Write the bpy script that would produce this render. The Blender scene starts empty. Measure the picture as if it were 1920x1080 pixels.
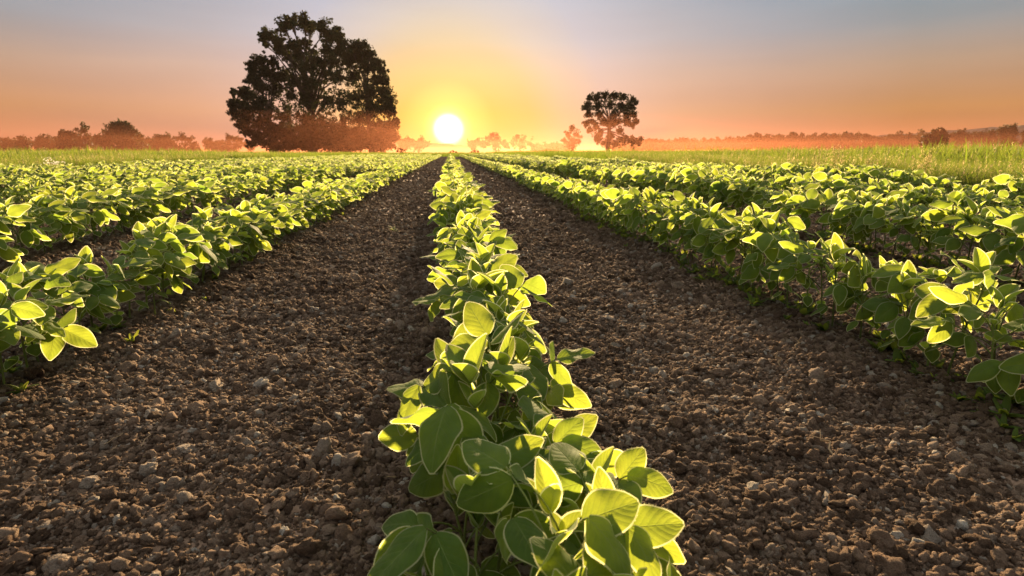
import bpy, math, random
import numpy as np
from mathutils import Vector, Matrix, Euler, noise as mnoise

R = math.radians
sc = bpy.context.scene
col = sc.collection
rng = np.random.default_rng(11)
PSEED = 7
random.seed(11)

# ------------------------------------------------------------------ camera
CAM_H = 0.42
FPX = 1067.0                       # focal length in photo pixels (1920 wide)
PITCH = math.atan(255 / FPX)
YAW = math.atan(117 * math.cos(PITCH) / FPX)
cd = bpy.data.cameras.new('camera')
cam = bpy.data.objects.new('camera', cd)
col.objects.link(cam)
cam.location = (0, 0, CAM_H)
cam.rotation_euler = (R(90) - PITCH, 0, -YAW)
cd.sensor_width = 36.0
cd.lens = 36.0 * FPX / 1920
cd.clip_start = 0.02
cd.clip_end = 20000
cd.dof.use_dof = True
cd.dof.focus_distance = 0.95
cd.dof.aperture_fstop = 13
sc.camera = cam
CM = Euler(cam.rotation_euler).to_matrix()


def ray(px, py):
    v = CM @ Vector(((px - 960) / FPX, (540 - py) / FPX, -1))
    return v.normalized()


def at(px, D, z=0.0):
    """ground point at horizontal distance D below the photo column px at the horizon"""
    v = ray(px, 285)
    h = math.hypot(v.x, v.y)
    return Vector((v.x / h * D, v.y / h * D, z))


def hz(px, py, D):
    v = ray(px, py)
    return CAM_H + v.z / math.hypot(v.x, v.y) * D


# ------------------------------------------------------------------ light
SUN_EL, SUN_AZ = R(11.5), R(7)        # azimuth clockwise from the row direction (+Y)
sd = bpy.data.lights.new('sun', 'SUN')
sd.energy = 5.0
sd.angle = R(0.6)
sd.color = (1.0, 0.70, 0.38)
so = bpy.data.objects.new('sun', sd)
col.objects.link(so)
sdir = Vector((math.sin(SUN_AZ) * math.cos(SUN_EL), math.cos(SUN_AZ) * math.cos(SUN_EL), math.sin(SUN_EL)))
so.rotation_euler = sdir.to_track_quat('Z', 'Y').to_euler()
so.location = (0, 20, 30)

sc.view_settings.view_transform = 'Standard'
sc.view_settings.look = 'None'
sc.view_settings.gamma = 1
sc.view_settings.exposure = 1.8
sc.cycles.max_bounces = 7
sc.cycles.diffuse_bounces = 3
sc.cycles.glossy_bounces = 2
sc.cycles.transmission_bounces = 5
sc.cycles.transparent_max_bounces = 8
sc.cycles.volume_bounces = 0
sc.cycles.use_denoising = True
sc.cycles.caustics_reflective = False
sc.cycles.caustics_refractive = False


class NT:
    def __init__(s, tree):
        s.t = tree
        tree.nodes.clear()

    def n(s, kind, **kw):
        nd = s.t.nodes.new(kind)
        for k, v in kw.items():
            if k.startswith('i_'):
                key = k[2:]
                nd.inputs[int(key) if key.isdigit() else key].default_value = v
            else:
                setattr(nd, k, v)
        return nd

    def l(s, a, b):
        s.t.links.new(a, b)

    def math(s, op, a, b=None, c=None, clamp=False):
        nd = s.t.nodes.new('ShaderNodeMath')
        nd.operation = op
        nd.use_clamp = clamp
        for i, v in enumerate((a, b, c)):
            if v is None:
                continue
            if isinstance(v, (int, float)):
                nd.inputs[i].default_value = v
            else:
                s.l(v, nd.inputs[i])
        return nd.outputs[0]

    def ramp(s, fac, stops, interp='LINEAR'):
        nd = s.t.nodes.new('ShaderNodeValToRGB')
        cr = nd.color_ramp
        cr.interpolation = interp
        while len(cr.elements) < len(stops):
            cr.elements.new(0.5)
        for e, (p, c) in zip(cr.elements, sorted(stops)):
            e.position = p
            e.color = (*c, 1)
        s.l(fac, nd.inputs[0])
        return nd.outputs[0]

    def mix(s, fac, a, b, blend='MIX'):
        nd = s.t.nodes.new('ShaderNodeMix')
        nd.data_type = 'RGBA'
        nd.blend_type = blend
        for i, v in ((0, fac), (6, a), (7, b)):
            if isinstance(v, (int, float)):
                nd.inputs[i].default_value = v
            elif isinstance(v, tuple):
                nd.inputs[i].default_value = (*v, 1)
            else:
                s.l(v, nd.inputs[i])
        return nd.outputs[2]


def srgb(r, g, b):
    f = lambda c: (c / 255) / 12.92 if c / 255 <= 0.04045 else ((c / 255 + 0.055) / 1.055) ** 2.4
    return (f(r), f(g), f(b))


# ------------------------------------------------------------------ sky
world = bpy.data.worlds.new('World')
sc.world = world
world.use_nodes = True
w = NT(world.node_tree)
tc = w.n('ShaderNodeTexCoord')
sep = w.n('ShaderNodeSeparateXYZ')
w.l(tc.outputs['Generated'], sep.inputs[0])
elev = w.math('MULTIPLY', w.math('ARCSINE', sep.outputs[2]), 180 / math.pi)
f_el = w.math('DIVIDE', w.math('ADD', elev, 2.0), 42.0, clamp=True)
E = lambda d: (d + 2.0) / 42.0
HALF = 0.287
sk = lambda r, g, b: tuple(HALF * c for c in srgb(r, g, b))
base = w.ramp(f_el, [
    (E(-2), sk(120, 80, 70)), (E(0.0), sk(160, 84, 58)), (E(1.5), sk(186, 106, 58)),
    (E(3.5), sk(192, 130, 74)), (E(7), sk(178, 148, 124)), (E(10), sk(146, 151, 154)),
    (E(13.5), sk(122, 148, 162)), (E(20), sk(160, 168, 178)), (E(40), sk(228, 226, 220))])
vis_sun = ray(841, 243)
dp = w.n('ShaderNodeVectorMath', operation='DOT_PRODUCT')
w.l(tc.outputs['Generated'], dp.inputs[0])
dp.inputs[1].default_value = vis_sun
ang = w.math('MULTIPLY', w.math('ARCCOSINE', w.math('MINIMUM', dp.outputs['Value'], 1.0)), 180 / math.pi)
f_an = w.math('DIVIDE', ang, 40.0, clamp=True)
A = lambda d: d / 40.0
GL = 0.70
glow = w.ramp(f_an, [(A(d_), tuple(GL * c_ for c_ in v_)) for d_, v_ in [
    (0, (3.6, 3.2, 2.6)), (0.75, (3.0, 2.6, 1.8)), (1.15, (1.5, 1.25, 0.65)), (1.6, (0.68, 0.50, 0.10)), (2.4, (0.40, 0.27, 0.03)),
    (4.6, (0.28, 0.155, 0.005)), (8, (0.225, 0.128, 0.02)), (11, (0.185, 0.118, 0.075)), (15, (0.13, 0.092, 0.10)), (22, (0.085, 0.055, 0.055)),
    (30, (0.04, 0.026, 0.03)), (40, (0.0, 0.0, 0.0))]], 'LINEAR')
# faint, stretched high cloud
mp = w.n('ShaderNodeMapping')
mp.inputs['Scale'].default_value = (1.5, 1.5, 14)
w.l(tc.outputs['Generated'], mp.inputs[0])
cn = w.n('ShaderNodeTexNoise', i_Scale=2.2, i_Detail=4.0, i_Roughness=0.5)
w.l(mp.outputs[0], cn.inputs['Vector'])
cf = w.ramp(cn.outputs[0], [(0.35, (0.95, 0.95, 0.955)), (0.7, (1.05, 1.045, 1.04))])
skyc = w.mix(1.0, w.mix(1.0, base, cf, 'MULTIPLY'), glow, 'ADD')
bg = w.n('ShaderNodeBackground', i_Strength=1.0)
w.l(skyc, bg.inputs[0])
nish = w.n('ShaderNodeTexSky', sky_type='NISHITA', sun_disc=False, sun_elevation=SUN_EL, sun_rotation=SUN_AZ,
           air_density=1.0, dust_density=1.0, ozone_density=1.0)
bg2 = w.n('ShaderNodeBackground', i_Strength=0.001)
w.l(nish.outputs[0], bg2.inputs[0])
addw = w.n('ShaderNodeAddShader')
w.l(bg.outputs[0], addw.inputs[0])
w.l(bg2.outputs[0], addw.inputs[1])
wo = w.n('ShaderNodeOutputWorld')
w.l(addw.outputs[0], wo.inputs[0])


# ------------------------------------------------------------------ materials
def new_mat(name):
    m = bpy.data.materials.new(name)
    m.use_nodes = True
    return m, NT(m.node_tree)


def out(n, shader, disp=None):
    o = n.n('ShaderNodeOutputMaterial')
    n.l(shader, o.inputs[0])
    if disp is not None:
        n.l(disp, o.inputs['Displacement'])


def leaf_material(name, veins, dcol, tcol, tfac=0.52, bump=0.4):
    m, n = new_mat(name)
    uv = n.n('ShaderNodeUVMap', uv_map='UVMap')
    s = n.n('ShaderNodeSeparateXYZ')
    n.l(uv.outputs[0], s.inputs[0])
    lat = n.math('ABSOLUTE', n.math('SUBTRACT', n.math('MULTIPLY', s.outputs[0], 2.0), 1.0))
    tone = n.n('ShaderNodeAttribute', attribute_name='tone').outputs['Fac']
    oi = n.n('ShaderNodeObjectInfo').outputs['Random']
    tn = n.math('MULTIPLY', n.math('ADD', tone, n.math('MULTIPLY', oi, 0.6)), 0.62)
    d = n.mix(tn, tuple(c * 0.72 for c in dcol), (dcol[0] * 1.5, dcol[1] * 1.3, dcol[2] * 1.2))
    t = n.mix(tn, (tcol[0] * 0.62, tcol[1] * 0.80, tcol[2]), (tcol[0] * 1.25, tcol[1] * 1.12, tcol[2] * 1.2))
    geo = n.n('ShaderNodeTexCoord')
    nz = n.n('ShaderNodeTexNoise', i_Scale=60.0, i_Detail=3.0)
    n.l(geo.outputs['Object'], nz.inputs['Vector'])
    mott = n.ramp(nz.outputs[0], [(0.3, (0.82, 0.86, 0.8)), (0.7, (1.12, 1.08, 1.1))])
    d = n.mix(1.0, d, mott, 'MULTIPLY')
    t = n.mix(1.0, t, mott, 'MULTIPLY')
    p = n.n('ShaderNodeBsdfPrincipled', i_Roughness=0.7)
    p.inputs['Specular IOR Level'].default_value = 0.16
    p.inputs['Sheen Weight'].default_value = 0.25
    p.inputs['Sheen Roughness'].default_value = 0.5
    p.inputs['Sheen Tint'].default_value = (0.95, 0.95, 0.75, 1)
    tr = n.n('ShaderNodeBsdfTranslucent')
    if veins:
        sv = n.math('SUBTRACT', n.math('MULTIPLY', s.outputs[1], 7.0), n.math('MULTIPLY', lat, 2.2))
        fr = n.math('ABSOLUTE', n.math('SUBTRACT', n.math('FRACT', sv), 0.5))       # 0 at vein
        v1 = n.math('SUBTRACT', 1.0, n.math('DIVIDE', fr, 0.085), clamp=True)
        v0 = n.math('SUBTRACT', 1.0, n.math('DIVIDE', lat, 0.05), clamp=True)
        vm = n.math('MAXIMUM', v0, n.math('MULTIPLY', v1, n.math('SUBTRACT', 0.75, n.math('MULTIPLY', lat, 0.5))))
        # fine net of tertiary veins
        vo = n.n('ShaderNodeTexVoronoi', feature='DISTANCE_TO_EDGE', i_Scale=26.0)
        mpp = n.n('ShaderNodeMapping')
        mpp.inputs['Scale'].default_value = (0.6, 1, 1)
        n.l(uv.outputs[0], mpp.inputs[0])
        n.l(mpp.outputs[0], vo.inputs['Vector'])
        v2 = n.math('SUBTRACT', 1.0, n.math('DIVIDE', vo.outputs[0], 0.12), clamp=True)
        vm2 = n.math('MAXIMUM', vm, n.math('MULTIPLY', v2, 0.22))
        d = n.mix(n.math('MULTIPLY', vm2, 0.75), d, (0.26, 0.34, 0.10))
        t = n.mix(n.math('MULTIPLY', vm2, 0.95), t, (tcol[0] * 0.62, tcol[1] * 0.62, tcol[2] * 0.9))
        h = n.math('SUBTRACT', n.math('MULTIPLY', fr, 0.5), n.math('MULTIPLY', vm2, 0.45))
        h = n.math('ADD', h, n.math('MULTIPLY', nz.outputs[0], 0.3))
        bp = n.n('ShaderNodeBump', i_Strength=bump, i_Distance=0.0016)
        n.l(h, bp.inputs['Height'])
        n.l(bp.outputs[0], p.inputs['Normal'])
        n.l(bp.outputs[0], tr.inputs['Normal'])
    n.l(d, p.inputs['Base Color'])
    n.l(t, tr.inputs[0])
    mx = n.n('ShaderNodeMixShader', i_0=tfac)
    n.l(p.outputs[0], mx.inputs[1])
    n.l(tr.outputs[0], mx.inputs[2])
    out(n, mx.outputs[0])
    return m


M = {}
M['leaf'] = leaf_material('soy_leaf', True, (0.052, 0.124, 0.022), (0.45, 0.56, 0.045), 0.54)
M['leaf_far'] = leaf_material('soy_leaf_plain', False, (0.052, 0.120, 0.022), (0.43, 0.53, 0.045), 0.52)


def thin_material(name, dcol, tcol, fac, rough=0.7, tips=False):
    m, n = new_mat(name)
    p = n.n('ShaderNodeBsdfPrincipled', i_Roughness=rough)
    oi = n.n('ShaderNodeObjectInfo').outputs['Random']
    p.inputs['Specular IOR Level'].default_value = 0.2
    tr = n.n('ShaderNodeBsdfTranslucent')
    n.l(n.mix(oi, tuple(c * .6 for c in dcol), tuple(c * 1.3 for c in dcol)), p.inputs['Base Color'])
    n.l(n.mix(oi, tuple(c * .6 for c in tcol), tuple(min(1, c * 1.15) for c in tcol)), tr.inputs[0])
    if tips:                                    # blades dry out to straw colour towards their tips
        tn = n.n('ShaderNodeAttribute', attribute_name='tone').outputs['Fac']
        for inp, cc in ((p.inputs['Base Color'], (0.26, 0.20, 0.07)), (tr.inputs[0], (0.50, 0.44, 0.09))):
            src = inp.links[0].from_socket
            n.l(n.mix(tn, src, cc), inp)
    mx = n.n('ShaderNodeMixShader', i_0=fac)
    n.l(p.outputs[0], mx.inputs[1])
    n.l(tr.outputs[0], mx.inputs[2])
    out(n, mx.outputs[0])
    return m


M['fringe'] = thin_material('leaf_down', (0.60, 0.62, 0.34), (0.85, 0.88, 0.48), 0.7)
M['stem'] = thin_material('soy_stem', (0.16, 0.20, 0.06), (0.35, 0.40, 0.08), 0.3)
M['grass'] = thin_material('grass_blade', (0.050, 0.095, 0.016), (0.20, 0.29, 0.025), 0.5, tips=True)
M['grass_dry'] = thin_material('grass_seed_head', (0.42, 0.33, 0.18), (0.75, 0.55, 0.28), 0.5)
M['weed'] = thin_material('weed_leaf', (0.08, 0.13, 0.03), (0.40, 0.45, 0.05), 0.5)
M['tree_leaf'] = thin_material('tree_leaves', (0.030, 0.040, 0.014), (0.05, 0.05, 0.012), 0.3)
M['petal'] = thin_material('white_petal', (0.9, 0.86, 0.72), (1.0, 0.95, 0.8), 0.6)
M['straw'] = thin_material('dry_straw', (0.42, 0.30, 0.17), (0.3, 0.2, 0.1), 0.2)


def bark_material():
    m, n = new_mat('bark')
    tcn = n.n('ShaderNodeTexCoord')
    nz = n.n('ShaderNodeTexNoise', i_Scale=3.0, i_Detail=5.0)
    n.l(tcn.outputs['Object'], nz.inputs['Vector'])
    p = n.n('ShaderNodeBsdfPrincipled', i_Roughness=0.9)
    n.l(n.ramp(nz.outputs[0], [(0.3, (0.03, 0.022, 0.015)), (0.7, (0.09, 0.07, 0.05))]), p.inputs['Base Color'])
    out(n, p.outputs[0])
    return m


M['bark'] = bark_material()


def soil_material(name, clod):
    m, n = new_mat(name)
    tcn = n.n('ShaderNodeTexCoord')
    vec = tcn.outputs['Object']
    p = n.n('ShaderNodeBsdfPrincipled', i_Roughness=0.95)
    p.inputs['Specular IOR Level'].default_value = 0.12
    if clod:
        oi = n.n('ShaderNodeObjectInfo').outputs['Random']
        basec = n.ramp(oi, [(0.0, (0.14, 0.094, 0.063)), (0.45, (0.28, 0.196, 0.137)), (0.8, (0.44, 0.32, 0.23)),
                            (0.93, (0.43, 0.345, 0.27)), (0.975, (0.56, 0.49, 0.41)), (1.0, (0.70, 0.66, 0.58))])
        nz = n.n('ShaderNodeTexNoise', i_Scale=3.2, i_Detail=6.0, i_Roughness=0.65)
        nz2 = n.n('ShaderNodeTexNoise', i_Scale=9.0, i_Detail=5.0, i_Roughness=0.7)
        d1 = 0.22
    else:
        big = n.n('ShaderNodeTexNoise', i_Scale=2.3, i_Detail=4.0)
        n.l(vec, big.inputs['Vector'])
        basec = n.ramp(big.outputs[0], [(0.3, (0.20, 0.138, 0.096)), (0.7, (0.32, 0.228, 0.162))])
        nz = n.n('ShaderNodeTexNoise', i_Scale=55.0, i_Detail=6.0, i_Roughness=0.65)
        nz2 = n.n('ShaderNodeTexVoronoi', i_Scale=85.0)
        d1 = 0.006
    n.l(vec, nz.inputs['Vector'])
    n.l(vec, nz2.inputs['Vector'])
    var = n.ramp(nz.outputs[0], [(0.3, (0.70, 0.68, 0.66)), (0.72, (1.25, 1.25, 1.25))])
    gp = n.n('ShaderNodeNewGeometry')
    lo = n.n('ShaderNodeTexNoise', i_Scale=2.6, i_Detail=5.0, i_Roughness=0.6)
    n.l(gp.outputs['Position'], lo.inputs['Vector'])
    damp = n.ramp(lo.outputs[0], [(0.32, (0.66, 0.62, 0.60)), (0.5, (0.95, 0.94, 0.94)), (0.7, (1.22, 1.20, 1.18))])
    n.l(n.mix(1.0, n.mix(1.0, basec, var, 'MULTIPLY'), damp, 'MULTIPLY'), p.inputs['Base Color'])
    h = n.math('ADD', nz.outputs[0], n.math('MULTIPLY', nz2.outputs[0], 0.5 if clod else -0.8))
    bp = n.n('ShaderNodeBump', i_Strength=0.8, i_Distance=d1)
    n.l(h, bp.inputs['Height'])
    n.l(bp.outputs[0], p.inputs['Normal'])
    out(n, p.outputs[0])
    return m


M['soil'] = soil_material('soil_ground', False)
M['clod'] = soil_material('soil_clod', True)


def meadow_material():
    m, n = new_mat('meadow')
    tcn = n.n('ShaderNodeTexCoord')
    nz = n.n('ShaderNodeTexNoise', i_Scale=0.15, i_Detail=8.0, i_Roughness=0.7)
    n.l(tcn.outputs['Object'], nz.inputs['Vector'])
    p = n.n('ShaderNodeBsdfPrincipled', i_Roughness=0.9)
    n.l(n.ramp(nz.outputs[0], [(0.35, (0.05, 0.085, 0.02)), (0.65, (0.12, 0.14, 0.04))]), p.inputs['Base Color'])
    out(n, p.outputs[0])
    return m


M['meadow'] = meadow_material()


def hill_material():
    m, n = new_mat('wooded_hill')
    tcn = n.n('ShaderNodeTexCoord')
    nz = n.n('ShaderNodeTexNoise', i_Scale=0.02, i_Detail=8.0)
    n.l(tcn.outputs['Object'], nz.inputs['Vector'])
    p = n.n('ShaderNodeBsdfPrincipled', i_Roughness=0.95)
    p.inputs['Specular IOR Level'].default_value = 0.0
    n.l(n.ramp(nz.outputs[0], [(0.35, (0.035, 0.036, 0.036)), (0.65, (0.065, 0.062, 0.062))]), p.inputs['Base Color'])
    out(n, p.outputs[0])
    return m


M['hill'] = hill_material()


# ------------------------------------------------------------------ mesh helpers
class MB:
    def __init__(s):
        s.v, s.f, s.m, s.uv, s.tone, s.n = [], [], [], [], [], 0
        s.hasuv = False

    def add(s, v, f, mat=0, uv=None, tone=0.5):
        """v (N,3); f (K,3|4) ints; mat int or (K,)"""
        v = np.asarray(v, float)
        f = np.asarray(f, int)
        s.v.append(v)
        s.f.append(f + s.n)
        s.m.append(np.full(len(f), mat, int) if np.isscalar(mat) else np.asarray(mat, int))
        if uv is None:
            uv = np.zeros((len(v), 2)) + 0.3
        else:
            s.hasuv = True
        s.uv.append(uv)
        s.tone.append(np.full(len(v), tone) if np.isscalar(tone) else np.asarray(tone, float))
        s.n += len(v)

    def merge(s, o):
        if not o.v:
            return
        for v, uv, t in zip(o.v, o.uv, o.tone):
            s.v.append(v); s.uv.append(uv); s.tone.append(t)
        for f, m in zip(o.f, o.m):
            s.f.append(f + s.n); s.m.append(m)
        s.hasuv |= o.hasuv
        s.n += o.n

    def mesh(s, name, mats, smooth=True):
        me = bpy.data.meshes.new(name)
        V = np.concatenate(s.v)
        me.vertices.add(len(V))
        me.vertices.foreach_set('co', V.astype(np.float32).ravel())
        loops = np.concatenate([f.ravel() for f in s.f])
        tot = np.concatenate([np.full(len(f), f.shape[1]) for f in s.f])
        start = np.concatenate([[0], np.cumsum(tot)[:-1]])
        me.loops.add(len(loops))
        me.loops.foreach_set('vertex_index', loops.astype(np.int32))
        me.polygons.add(len(tot))
        me.polygons.foreach_set('loop_start', start.astype(np.int32))
        me.polygons.foreach_set('loop_total', tot.astype(np.int32))
        me.polygons.foreach_set('material_index', np.concatenate(s.m).astype(np.int32))
        me.polygons.foreach_set('use_smooth', np.full(len(tot), smooth))
        if s.hasuv:
            uvl = me.uv_layers.new(name='UVMap')
            uvl.data.foreach_set('uv', np.concatenate(s.uv)[loops].astype(np.float32).ravel())
        at_ = me.attributes.new('tone', 'FLOAT', 'POINT')
        at_.data.foreach_set('value', np.concatenate(s.tone).astype(np.float32))
        for m in mats:
            me.materials.append(m)
        me.update(calc_edges=True)
        return me


def grid_faces(nr, nc):
    i = np.arange(nr - 1)[:, None] * nc + np.arange(nc - 1)[None, :]
    return np.stack([i, i + 1, i + nc + 1, i + nc], -1).reshape(-1, 4)


def tube(mb, pts, radii, sides=5, mat=0, cap=True, tone=0.5):
    pts = np.asarray(pts, float)
    n = len(pts)
    radii = np.broadcast_to(radii, n)
    tang = np.gradient(pts, axis=0)
    tang /= np.linalg.norm(tang, axis=1)[:, None] + 1e-12
    ref = np.array([0.0, 0, 1]) if abs(tang[0][2]) < 0.8 else np.array([1.0, 0, 0])
    V = []
    a = np.arange(sides) / sides * 2 * np.pi
    for i in range(n):
        x = np.cross(ref, tang[i]); x /= np.linalg.norm(x) + 1e-12
        y = np.cross(tang[i], x)
        V.append(pts[i] + radii[i] * (np.cos(a)[:, None] * x + np.sin(a)[:, None] * y))
    V = np.concatenate(V)
    k = np.arange(sides)
    F = []
    for i in range(n - 1):
        F.append(np.stack([i * sides + k, i * sides + (k + 1) % sides, (i + 1) * sides + (k + 1) % sides, (i + 1) * sides + k], -1))
    mb.add(V, np.concatenate(F), mat, tone=tone)


def link(o, parent=None):
    col.objects.link(o)
    if parent is not None:
        o.parent = parent
    return o


def obj(name, me, parent=None):
    return link(bpy.data.objects.new(name, me), parent)


def tag(o, label=None, cat=None, group=None, kind=None):
    if label: o['label'] = label
    if cat: o['category'] = cat
    if group: o['group'] = group
    if kind: o['kind'] = kind
    return o


def empty(name, loc, rz=0.0):
    o = bpy.data.objects.new(name, None)
    o.empty_display_size = 0.05
    o.location = loc
    o.rotation_euler = (0, 0, rz)
    return link(o)


def vnoise(x, y, seed=0):
    """vectorised 2-D value noise in -1..1"""
    xi = np.floor(x).astype(np.int64); yi = np.floor(y).astype(np.int64)
    fx = x - xi; fy = y - yi
    fx = fx * fx * fx * (fx * (fx * 6 - 15) + 10); fy = fy * fy * fy * (fy * (fy * 6 - 15) + 10)

    def h(a, b):
        k = (a * 374761393 + b * 668265263 + seed * 1442695041) & 0xFFFFFFFF
        k = ((k ^ (k >> 13)) * 1274126177) & 0xFFFFFFFF
        k = k ^ (k >> 16)
        return (k & 0xFFFF) / 32767.5 - 1
    a = h(xi, yi); b = h(xi + 1, yi); c = h(xi, yi + 1); d = h(xi + 1, yi + 1)
    return (a * (1 - fx) + b * fx) * (1 - fy) + (c * (1 - fx) + d * fx) * fy


def instancer(name, points, rots, scales, idx, meshes, label, cat):
    """one stuff object that repeats a few loose pieces over its points"""
    src = bpy.data.collections.new(name + '_source')
    for i, me in enumerate(meshes):
        o = bpy.data.objects.new('%s_%03d' % (name, i), me)
        src.objects.link(o)
    me = bpy.data.meshes.new(name)
    P = np.asarray(points, np.float32)
    me.vertices.add(len(P))
    me.vertices.foreach_set('co', P.ravel())
    a = me.attributes.new('rot', 'FLOAT_VECTOR', 'POINT'); a.data.foreach_set('vector', np.asarray(rots, np.float32).ravel())
    a = me.attributes.new('scl', 'FLOAT_VECTOR', 'POINT'); a.data.foreach_set('vector', np.asarray(scales, np.float32).ravel())
    a = me.attributes.new('pick', 'INT', 'POINT'); a.data.foreach_set('value', np.asarray(idx, np.int32))
    o = obj(name, me)
    g = bpy.data.node_groups.new(name, 'GeometryNodeTree')
    g.interface.new_socket('Geometry', in_out='INPUT', socket_type='NodeSocketGeometry')
    g.interface.new_socket('Geometry', in_out='OUTPUT', socket_type='NodeSocketGeometry')
    N = g.nodes
    gi = N.new('NodeGroupInput'); go = N.new('NodeGroupOutput')
    ci = N.new('GeometryNodeCollectionInfo')
    ci.inputs['Collection'].default_value = src
    ci.inputs['Separate Children'].default_value = True
    ci.inputs['Reset Children'].default_value = True
    ip = N.new('GeometryNodeInstanceOnPoints')
    ip.inputs['Pick Instance'].default_value = True

    def attr(nm, t):
        k = N.new('GeometryNodeInputNamedAttribute'); k.data_type = t
        k.inputs['Name'].default_value = nm
        return next(s for s in k.outputs if s.enabled and s.name == 'Attribute')
    g.links.new(gi.outputs[0], ip.inputs['Points'])
    g.links.new(ci.outputs[0], ip.inputs['Instance'])
    g.links.new(attr('pick', 'INT'), ip.inputs['Instance Index'])
    g.links.new(attr('rot', 'FLOAT_VECTOR'), ip.inputs['Rotation'])
    g.links.new(attr('scl', 'FLOAT_VECTOR'), ip.inputs['Scale'])
    g.links.new(ip.outputs[0], go.inputs[0])
    md = o.modifiers.new('scatter', 'NODES')
    md.node_group = g
    tag(o, label, cat, kind='stuff')
    return o


# ------------------------------------------------------------------ field layout
ROW0, SP = 0.055, 0.852
ROWS = [ROW0 + SP * k for k in range(-7, 5)]          # 7 left, the centre one, 4 right
FIELD_L, FIELD_R, FIELD_END = ROWS[0] - 0.45, ROWS[-1] + 0.42, 50.0


def ground_low(x, y):
    z = 0.012 * vnoise(x * 1.3, y * 0.9, 1) + 0.009 * vnoise(x * 4.1, y * 3.1, 2) + 0.008 * vnoise(x * 11, y * 9, 6)
    ph = (x - ROW0) / SP
    ph = ph - np.round(ph)                              # -.5 .. .5, 0 on a row
    z = z + 0.012 * np.exp(-(ph / 0.12) ** 2)           # soil drawn up to the rows
    return z


def ground_z(x, y):
    z = ground_low(x, y)
    a = np.abs(vnoise(x * 22, y * 22, 3)); b = np.abs(vnoise(x * 47, y * 47, 4)); c = np.abs(vnoise(x * 95, y * 95, 5))
    return z + 0.009 * a + 0.006 * b + 0.003 * c - 0.006


def axis_steps(fine_lo, fine_hi, step, lo, hi, grow):
    a = list(np.arange(fine_lo, fine_hi, step))
    x, s = a[-1], step
    while x < hi:
        s *= grow; x += s; a.append(min(x, hi))
    x, s, b = fine_lo, step, []
    while x > lo:
        s *= grow; x -= s; b.append(max(x, lo))
    return np.array(b[::-1] + a)


xs = axis_steps(-1.6, 1.9, 0.007, FIELD_L, FIELD_R, 1.03)
ys = [-1.0]
while ys[-1] < FIELD_END:
    y = ys[-1]
    ys.append(y + (0.03 if y < 0.15 else max(0.006, 0.007 * y)))
ys = np.array(ys)
X, Y = np.meshgrid(xs, ys)
Z = ground_z(X, Y)
edge = np.minimum(np.minimum(X - FIELD_L, FIELD_R - X), FIELD_END + 0.6 - Y)
Z = np.where(edge < 0.08, -0.05, Z)
mb = MB()
mb.add(np.stack([X, Y, Z], -1).reshape(-1, 3), grid_faces(len(ys), len(xs)))
so_ = obj('soil', mb.mesh('soil', [M['soil']]))
tag(so_, kind='structure')

mb = MB()
gx = np.array([-1400, -1000, -600, -200, -60, -20, 0, 20, 60, 200, 600, 1000, 1400.0])
gy = np.array([-450, -200, -20, 0, 20, 60, 200, 600, 1000, 1400.0])
X, Y = np.meshgrid(gx, gy)
mb.add(np.stack([X, Y, X * 0 - 0.03], -1).reshape(-1, 3), grid_faces(len(gy), len(gx)))
tag(obj('ground', mb.mesh('ground', [M['meadow']])), kind='structure')


# ------------------------------------------------------------------ clods
def clod_mesh(i, sub=3, rough=1.0, stretch=None):
    bm_ = __import__('bmesh').new()
    __import__('bmesh').ops.create_icosphere(bm_, subdivisions=sub, radius=1.0)
    V = np.array([v.co[:] for v in bm_.verts])
    F = np.array([[v.index for v in f.verts] for f in bm_.faces])
    bm_.free()
    off = Vector((i * 7.3, i * 3.1, 5.0 + i))
    st = stretch if stretch is not None else np.array([random.uniform(.8, 1.25), random.uniform(.8, 1.25), random.uniform(.6, .9)])
    r = np.array([1 + rough * (0.34 * mnoise.noise(Vector(v) * 1.1 + off) + 0.22 * mnoise.noise(Vector(v) * 2.6 + off)
                       + 0.14 * abs(mnoise.noise(Vector(v) * 5.5 + off)) + 0.07 * mnoise.noise(Vector(v) * 11 + off)) for v in V])
    m_ = MB()
    m_.add(V * r[:, None] * st, F)
    return m_.mesh('clod_%d' % i, [M['clod']])


clods = [clod_mesh(i, 3 if i < 9 else 2, random.uniform(1.3, 2.2)) for i in range(14)]


def in_view(x, y, margin=0.1):
    """rough frustum test in the row-aligned frame"""
    c, s = math.cos(YAW), math.sin(YAW)
    f = x * s + y * c
    l_ = x * c - y * s
    return (f > 0.18) & (np.abs(l_) < f * (960 / FPX) + margin + 0.15)


PT, RT, ST, IX = [], [], [], []


def scatter(n, x0, x1, y0, y1, rlo, rhi, power=2.2, sink=0.25, margin=0.6):
    x = rng.uniform(x0, x1, n); y = rng.uniform(y0, y1, n)
    k = in_view(x, y, margin)
    x, y = x[k], y[k]
    # patchy cover
    dens = 0.5 + 0.5 * vnoise(x * 2.4, y * 2.4, 9)
    k = rng.random(len(x)) < 0.6 + 0.4 * dens
    x, y = x[k], y[k]
    u = rng.random(len(x))
    r = rlo * (1 - u * (1 - (rlo / rhi) ** power)) ** (-1 / power)
    z = ground_z(x, y) + r * (0.55 - sink)
    PT.append(np.stack([x, y, z], -1))
    RT.append(rng.uniform(0, 6.28, (len(x), 3)) * np.array([0.15, 0.15, 1]))
    ST.append(r[:, None] * rng.uniform(.8, 1.2, (len(x), 3)))
    IX.append(rng.integers(0, len(clods), len(x)))


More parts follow.
